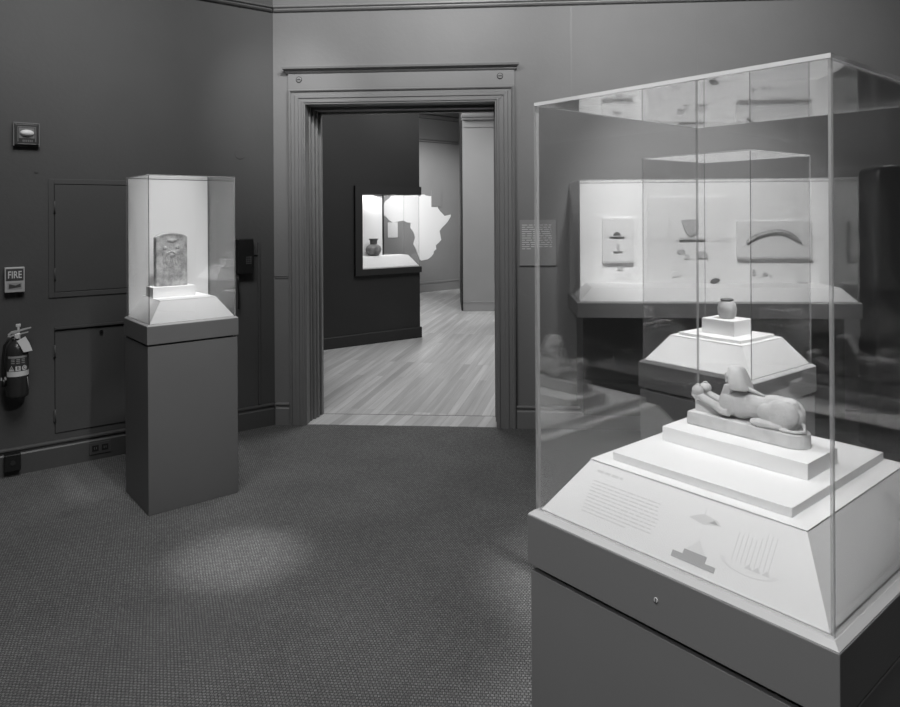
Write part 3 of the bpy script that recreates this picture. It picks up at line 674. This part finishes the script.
for (x0, x1, z) in ((-.44, -.36, 1.7745), (-.33, -.22, 1.7745)): mb.tube([(x0, -.085, z), ((x0 + x1) / 2, -.10, z + .006), (x1, -.088, z)], .006, n=8)
mb.build('highlight_fold', M['highlight'], bk, label='pale fold standing in for a highlight')  # highlights along the sheeting's top edge, put in as pale folds

# wall label right of the doorway
lb = empty('wall_label', wc(1.874, 1.133), WA, label='grey text plaque on the wall between the doorway and the wall case', cat='label')
MB().box((-.126, -.012, 0), (.126, -.0005, .318)).build('plate', M['plaque'], lb, bevel=.001)
tb = MB(); textlines(tb, -.110, .100, .110, .290, 12, -.0122, .010, 9, .35, .35, .0006); tb.build('printed_text', M['plaquet'], lb, label='pale lettering')

# ------------------------------------------------------------------ left wall fittings   (local x towards the corner, -y into the room)
def lw(name, t, z, **k): return empty(name, wl(t, z), LA, **k)
# strobe alarm
o = lw('strobe_alarm', 1.522, 1.905, label='square dark alarm with a bright strobe lens high on the left wall', cat='alarm')
MB().rings([[(-.066, 0, 0), (.066, 0, 0), (.066, 0, .136), (-.066, 0, .136)], [(-.066, -.03, 0), (.066, -.03, 0), (.066, -.03, .136), (-.066, -.03, .136)], [(-.058, -.042, .010), (.058, -.042, .010), (.058, -.042, .126), (-.058, -.042, .126)]]).build('housing', M['alarm'], o, bevel=.002)
mb = MB()
for a_, b_ in (((-.066, .130), (.066, .136)), ((-.066, 0), (-.061, .136)), ((.061, 0), (.066, .136)), ((-.045, .108), (.048, .113)), ((-.045, .025), (-.041, .113)), ((.044, .025), (.048, .113)), ((-.045, .010), (.048, .014))):
    mb.box((a_[0], -.0445, a_[1]), (b_[0], -.030, b_[1]))
mb.build('rim', M['alarmrim'], o)
MB().ell((.002, -.045, .075), (.036, .024, .020), n=24).build('strobe_lens', M['lens'], o)
MB().box((-.038, -.0435, .045), (.040, -.0415, .105)).build('reflector', M['alarmrim'], o)
mb = MB()
for i in range(6): mb.box((-.020 + i * .009, -.0435, .024), (-.015 + i * .009, -.0418, .036))
mb.build('grille_slots', M['alarmrim'], o)
# FIRE sign
o = lw('fire_alarm_plate', 1.584, 1.058, label='small light plate reading FIRE on the left wall above the extinguisher', cat='sign')
MB().box((-.050, -.038, 0), (.050, -.0005, .145)).build('plate', M['fire'], o, bevel=.004)
MB().box((-.043, -.0395, .068), (.043, -.0378, .136)).build('word_panel', M['fired'], o)
textmesh('word_fire', 'FIRE', .046, M['labw'], o, (0, -.0402, .1), (PI / 2, 0, 0), .0006).scale = (.84, 1.25, 1)
MB().box((-.036, -.0395, .018), (.036, -.0378, .056)).build('window_panel', M['lab'], o)
MB().prism([(-.03, .022), (.030, .030), (.028, .050), (.004, .040), (-.028, .050)], -.0405, -.0394).build('pull_bar', M['fired'], o)
# extinguisher
o = lw('fire_extinguisher', 1.578, .464, label='dark fire extinguisher with a white tag hanging on the left wall', cat='fire extinguisher'); o.scale = (.9, .9, .9)
cy = -.085
MB().lathe([(.050, 0), (.061, .006), (.0635, .02), (.0635, .285), (.058, .320), (.042, .345), (.022, .358), (.018, .372)], 40, (0, cy, 0)).build('cylinder', M['red'], o)
lbm = MB()
def arcband(mb, r, z0, z1, a0, a1, n=24):
    o_ = [[(r * math.sin(a0 + (a1 - a0) * i / n), cy - r * math.cos(a0 + (a1 - a0) * i / n), z) for i in range(n + 1)] for z in (z0, z1)]
    v0 = mb.loop(o_[0]); v1 = mb.loop(o_[1]); v2 = mb.loop([(x * .985, cy + (y - cy) * .985, z) for x, y, z in o_[1]]); v3 = mb.loop([(x * .985, cy + (y - cy) * .985, z) for x, y, z in o_[0]])
    for i in range(n):
        for q in ((v0[i], v0[i + 1], v1[i + 1], v1[i]), (v1[i], v1[i + 1], v2[i + 1], v2[i]), (v3[i], v3[i + 1], v0[i + 1], v0[i])): mb.bm.faces.new(q)
arcband(lbm, .0645, .140, .268, -1.35, 1.35); lab_ = lbm.build('label', M['labdark'], o)
lbm = MB(); arcband(lbm, .0652, .140, .172, -1.1, 1.3); lbm.build('white_band', M['labw'], lab_)
lbm = MB(); arcband(lbm, .0652, .255, .268, -.9, .9); lbm.build('top_band', M['lab'], lab_)
for i, (ch, ang) in enumerate((('A', -.55), ('B', .0), ('C', .55))):
    cxp, cyp = .0662 * math.sin(ang), cy - .0662 * math.cos(ang)
    t_ = textmesh('letter_' + ch.lower(), ch, .026, M['labdark'], lab_, (cxp, cyp - .0008, .192), (PI / 2, 0, ang), .0004)
    mb = MB()
    if ch == 'A': mb.prism([(-.017, -.015), (.017, -.015), (0, .019)], 0, .0008)
    elif ch == 'B': mb.box((-.014, 0, -.014), (.014, .0008, .014))
    else: mb.disc_y((0, 0), .016, 0, .0008)
    mb.build('letter_badge', M['labw'], lab_, (cxp, cyp, .191), (0, 0, ang))
lbm = MB()
for zz in (.222, .234, .244):
    for a0 in (-.6, -.15, .3): arcband(lbm, .0652, zz, zz + .005, a0, a0 + .32, 6)
lbm.build('small_print', M['lab'], lab_)
MB().box((-.016, cy - .016, .366), (.018, cy + .016, .404)).build('valve', M['metal'], o, bevel=.003)
MB().disc_y((.0, .385), .012, cy - .028, cy - .014).build('pressure_gauge', M['labw'], o)
mb = MB(); mb.prism([(-.045, .392), (-.030, .406), (.075, .430), (.078, .436), (-.030, .418), (-.050, .400)], cy - .012, cy + .012); mb.build('lever', M['metal'], o)
mb = MB(); mb.prism([(-.05, .384), (.060, .404), (.062, .409), (-.05, .392)], cy - .012, cy + .012); mb.build('handle', M['metal'], o)
mb = MB(); mb.box((.002, cy - .008, .405), (.014, cy + .008, .452)).box((-.006, cy - .01, .445), (.020, cy + .01, .462)); mb.build('pin_head', M['labw'], o, bevel=.002)
mb = MB(); mb.tube([(-.012, cy, .388), (-.040, cy - .01, .378), (-.068, cy - .015, .335), (-.078, cy - .015, .25), (-.078, cy - .015, .15), (-.074, cy - .015, .105)], .008); mb.build('hose', M['dark'], o)
MB().tube([(-.074, cy - .015, .125), (-.073, cy - .015, .08)], [.010, .014]).build('nozzle', M['dark'], o)
mb = MB(); mb.box((-.09, cy - .02, .118), (-.058, cy + .01, .134)).build('hose_clip', M['metal'], o)
mb = MB(); a3 = [(-.006, .366), (.040, .390), (.062, .345), (.078, .296), (.030, .290), (.012, .330)]
mb.prism(a3, cy - .072, cy - .0705); mb.build('paper_tag', M['tag'], o)
mb = MB(); mb.box((-.02, -.03, .36), (.02, -.0005, .40)); mb.build('wall_bracket', M['metal'], o)
MB().tube([(.052, cy - .050, .13), (.058, cy - .046, .05)], .0022).build('seal_strap', M['lab'], o)

# access panels
def access(tn, tf, z0, z1, label, knob=None, frame=True, hinges=()):
    # tn = near edge (larger t), tf = edge towards the corner
    o = lw('access_panel', (tn + tf) / 2, z0, label=label, cat='access panel'); hw = (tn - tf) / 2; h = z1 - z0
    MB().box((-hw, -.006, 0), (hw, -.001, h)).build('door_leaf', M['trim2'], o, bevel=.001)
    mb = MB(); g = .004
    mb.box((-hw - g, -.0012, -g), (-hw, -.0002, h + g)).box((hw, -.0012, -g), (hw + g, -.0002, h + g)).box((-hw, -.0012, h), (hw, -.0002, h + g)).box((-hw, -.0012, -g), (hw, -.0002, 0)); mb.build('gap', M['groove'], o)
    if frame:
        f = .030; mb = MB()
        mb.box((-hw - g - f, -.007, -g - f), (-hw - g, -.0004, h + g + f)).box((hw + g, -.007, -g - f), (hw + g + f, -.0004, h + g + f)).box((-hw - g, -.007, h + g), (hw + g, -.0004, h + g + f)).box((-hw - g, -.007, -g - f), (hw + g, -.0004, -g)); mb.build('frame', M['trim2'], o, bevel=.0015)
    for z in hinges:
        MB().box((-hw - .010, -.012, z - z0 - .035), (-hw + .006, -.0062, z - z0 + .035)).tube([(-hw - .002, -.012, z - z0 - .036), (-hw - .002, -.012, z - z0 + .036)], .004).build('hinge', M['trim2'], o)
    if knob:
        q = MB(); q.disc_y((knob[0] - 0, knob[1] - z0), .010, -.020, -.006, 20); q.build('latch_knob', M['dark'], o)
    return o
access(1.376, .74, 1.043, 1.685, 'upper grey hinged access panel on the left wall beside the tall case', hinges=(1.551, 1.150))
access(1.378, .74, .200, .806, 'lower grey hinged access panel on the left wall above the baseboard', knob=(-.069, .783), frame=False, hinges=(.690, .306))
mb = MB(); mb.box((-.32, -.020, 0), (.32, -.0005, .012)); mb.build('ledge_strip', M['trim2'], loc=wl(1.06, .820), rot=(0, 0, LA), label='thin painted strip above the lower access panel', cat='strip')
# keypad handset, conduit
o = lw('keypad', .227, 1.090, label='black wall keypad box right of the tall case near the corner', cat='keypad')
MB().box((-.056, -.06, 0), (.056, -.0005, .241)).build('box', M['dark'], o, bevel=.006)
mb = MB()
for i in range(3):
    for k in range(4): mb.box((.002 + i * .014, -.0615, .070 + k * .014), (.008 + i * .014, -.0598, .076 + k * .014))
mb.build('keys', M['alarmrim'], o, label='small grey keys')
MB().tube([(-.045, -.03, .0), (-.047, -.03, -.06), (-.040, -.03, -.16), (-.044, -.03, -.24)], .006).build('cord', M['dark'], o)
o = MB().box((-.004, -.014, 0), (.010, -.0005, 1.14)).box((-.034, -.012, 1.05), (-.004, -.0005, 1.058)).build('conduit', M['trim2'], loc=wl(.120, .165), rot=(0, 0, LA), bevel=.002, label='slim painted conduit running from the keypad down to the baseboard', cat='conduit')
o = MB().disc_y((0, 0), .037, -.004, -.0005, 32).build('cover_disc', M['wall2'], loc=wl(.245, 1.920), rot=(0, 0, LA), bevel=.002, label='painted round cover disc on the left wall above the keypad', cat='cover')
for (t, z) in ((1.47, 1.76),): MB().disc_y((0, 0), .008, -.006, -.0005).build('nail_head', M['trim2'], loc=wl(t, z), rot=(0, 0, LA), label='small nail head on the left wall above the upper access panel', cat='nail')
# outlets on the baseboard
o = lw('wall_outlet', 1.14, .035, label='double electrical outlet set sideways in the left baseboard', cat='outlet')
MB().box((-.060, -.0255, 0), (.060, -.0205, .072)).build('cover_plate', M['outlet'], o, bevel=.002)
for x in (-.027, .027):
    k = MB().box((x - .018, -.0275, .018), (x + .018, -.0250, .054)).build('socket', M['groove'], o)
    MB().box((x - .007, -.0282, .030), (x - .004, -.0272, .044)).box((x + .004, -.0282, .030), (x + .007, -.0272, .044)).build('slots', M['alarmrim'], k)
o = lw('floor_box', 1.60, .036, label='small black junction box on the baseboard below the extinguisher', cat='junction box')
MB().box((-.040, -.060, 0), (.040, -.0205, .096)).build('box', M['dark'], o, bevel=.004)
MB().disc_y((0, .048), .014, -.064, -.059).build('plug', M['groove'], o)

# ------------------------------------------------------------------ lights
def spot(loc, target, power, size, blend=.6, radius=.04):
    l = bpy.data.lights.new('spot_lamp', 'SPOT'); l.energy = power; l.spot_size = math.radians(size); l.spot_blend = blend; l.shadow_soft_size = radius
    o = bpy.data.objects.new('spot_lamp', l); COL.objects.link(o); o.location = loc
    o.rotation_euler = (Vector(target) - Vector(loc)).to_track_quat('-Z', 'Y').to_euler(); return o
def area(loc, target, power, sx, sy):
    l = bpy.data.lights.new('area_light', 'AREA'); l.shape = 'RECTANGLE'; l.size = sx; l.size_y = sy; l.energy = power  # soft fills added under the ceiling, plus the lamp in the vitrine
    o = bpy.data.objects.new('area_light', l); COL.objects.link(o); o.location = loc
    o.rotation_euler = (Vector(target) - Vector(loc)).to_track_quat('-Z', 'Y').to_euler(); return o
LIGHTS = [
    ('a', (-1.1, 2.4, 3.55), (-1.1, 2.5, 0), 72.94, 1.4, 1.4),                   # 0 soft fill added over the carpet
    ('s', (.0, 3.2, 3.50), (-.45, 4.95, 3.05), 149.3, 75, 1, .08),             # 1 wash, door wall left, high
    ('s', (.9, 2.6, 3.50), (1.5, 4.8, 2.8), 250, 90, 1, .10),              # 2 wash, door wall right
    ('s', (1.0, 2.6, 3.45), (1.70, 4.6, 1.35), 429.7, 44, .8, .06),           # 3 wall case
    ('s', (-.65, 3.4, 3.50), (-1.15, 4.95, 2.15), 99.92, 36, 1, .06),              # 4 doorway surround
    ('s', (-1.05, 3.25, 3.55), (-1.50, 3.86, 1.20), 227.7, 19, .8, .04),      # 5 tall left case, steep
    ('s', (-.2, .3, 3.45), (.60, 1.35, .95), 313.5, 30, .5, .05),             # 6 near case
    ('s', (1.10, .62, 3.50), (.58, 1.22, 1.0), 0, 26, .8, .05),            # 7 near case, steep
    ('s', (1.50, 1.80, 3.50), (1.05, 2.5, 1.0), 749.7, 24, .8, .05),          # 8 middle case, steep
    ('s', (-.5, 1.4, 3.5), (-.45, 2.35, 0), 60, 26, 1, .05),                # spill on the near carpet
    ('s', (-.85, 2.9, 3.5), (-.93, 3.05, 0), 357.1, 12, 1, .05),               # 9 pool on the carpet
    ('s', (-1.2, 2.2, 3.50), (-2.0, 4.3, 3.1), 94.61, 70, 1, .05),            # 10 wash, left wall high
    ('a', (.3, 6.6, 3.5), (.3, 7.0, 0), 84.84, 1.8, 1.2),                      # 11 second room
    ('s', (-1.2, 10.4, 3.4), (-.1, 13.6, 1.5), 715.1, 46, .9, .05),           # 12 map wall
    ('s', (1.2, 7.6, 3.4), (.5, 10.7, 1.1), 255.8, 60, .9, .05),              # 13 pier
    ('a', (-.70, 8.30, 1.718), (-.70, 8.30, 0), 3.887, .62, .22),               # 14 lamp inside the corner vitrine
    ('s', (.5, 1.2, 3.45), (-1.40, 3.6, .75), 206.5, 24, 1, .05),             # 15 front of the tall left case
    ('s', (-1.3, -1.0, 3.4), (.3, 1.2, .8), 119.2, 70, 1, .08),               # 16 from behind the camera
    ('a', (-.9, 10.0, 3.5), (-.5, 11.0, 0), 72.96, 1.2, 1.0),                   # 17 second room, far part
    ('s', (.9, 6.8, 3.45), (-.35, 8.4, 3.0), 93.02, 50, 1, .05),               # 18 dark wall, high
    ('s', (-1.2, -.4, 3.45), (-.7, 2.3, 0), 0, 60, 1, .08),               # 19 carpet
    ('s', (1.7, .3, 3.45), (.75, 1.25, 1.0), 62.79, 28, .8, .05),               # 20 near case from the right
]
for L_ in LIGHTS:
    if L_[3] > 0: (area if L_[0] == 'a' else spot)(*L_[1:])
wd = bpy.data.worlds.new('world'); SC.world = wd; wd.use_nodes = True
wd.node_tree.nodes['Background'].inputs[0].default_value = (.5, .5, .5, 1); wd.node_tree.nodes['Background'].inputs[1].default_value = .05

# ------------------------------------------------------------------ camera
cd = bpy.data.cameras.new('camera'); cam = bpy.data.objects.new('camera', cd); COL.objects.link(cam)
F = 695.83; cd.sensor_width = 36; cd.sensor_fit = 'HORIZONTAL'; cd.lens = F / 900 * 36
cd.shift_x = (450 - 447.09) / 900; cd.shift_y = -(353.5 - 213.38) / 900
cd.clip_start = .05; cd.clip_end = 60
cam.location = (0, 0, 1.5)
cam.rotation_euler = (Matrix.Rotation(PI / 2, 3, 'X') @ Matrix.Rotation(-.0055, 3, 'Z')).to_euler()
SC.camera = cam
SC.cycles.transparent_max_bounces = 40; SC.cycles.max_bounces = 12; SC.cycles.glossy_bounces = 6
SC.cycles.use_denoising = True
SC.cycles.caustics_reflective = False; SC.cycles.caustics_refractive = False
for o in SC.objects:
    if o.parent is None and o.get('category'):
        k = o.name.split('.')[0]
        g = {'display_case': 'glass pedestal display cases', 'small_bead': 'tiny beads under the left board', 'sherd_piece': 'small sherds on the middle board', 'small_amulet': 'small amulets under the curved wand', 'access_panel': 'access panels on the left wall', 'riser_block': 'white riser blocks', 'riser_slab': 'white riser slabs', 'shelf_strip': 'thin shelf strips in the wall case', 'mount_board': 'mount boards in the wall case'}.get(k)
        if g: o['group'] = g
vs = SC.view_settings; vs.view_transform = 'Standard'; vs.look = 'None'; vs.gamma = 1; vs.use_curve_mapping = False; vs.exposure = 0
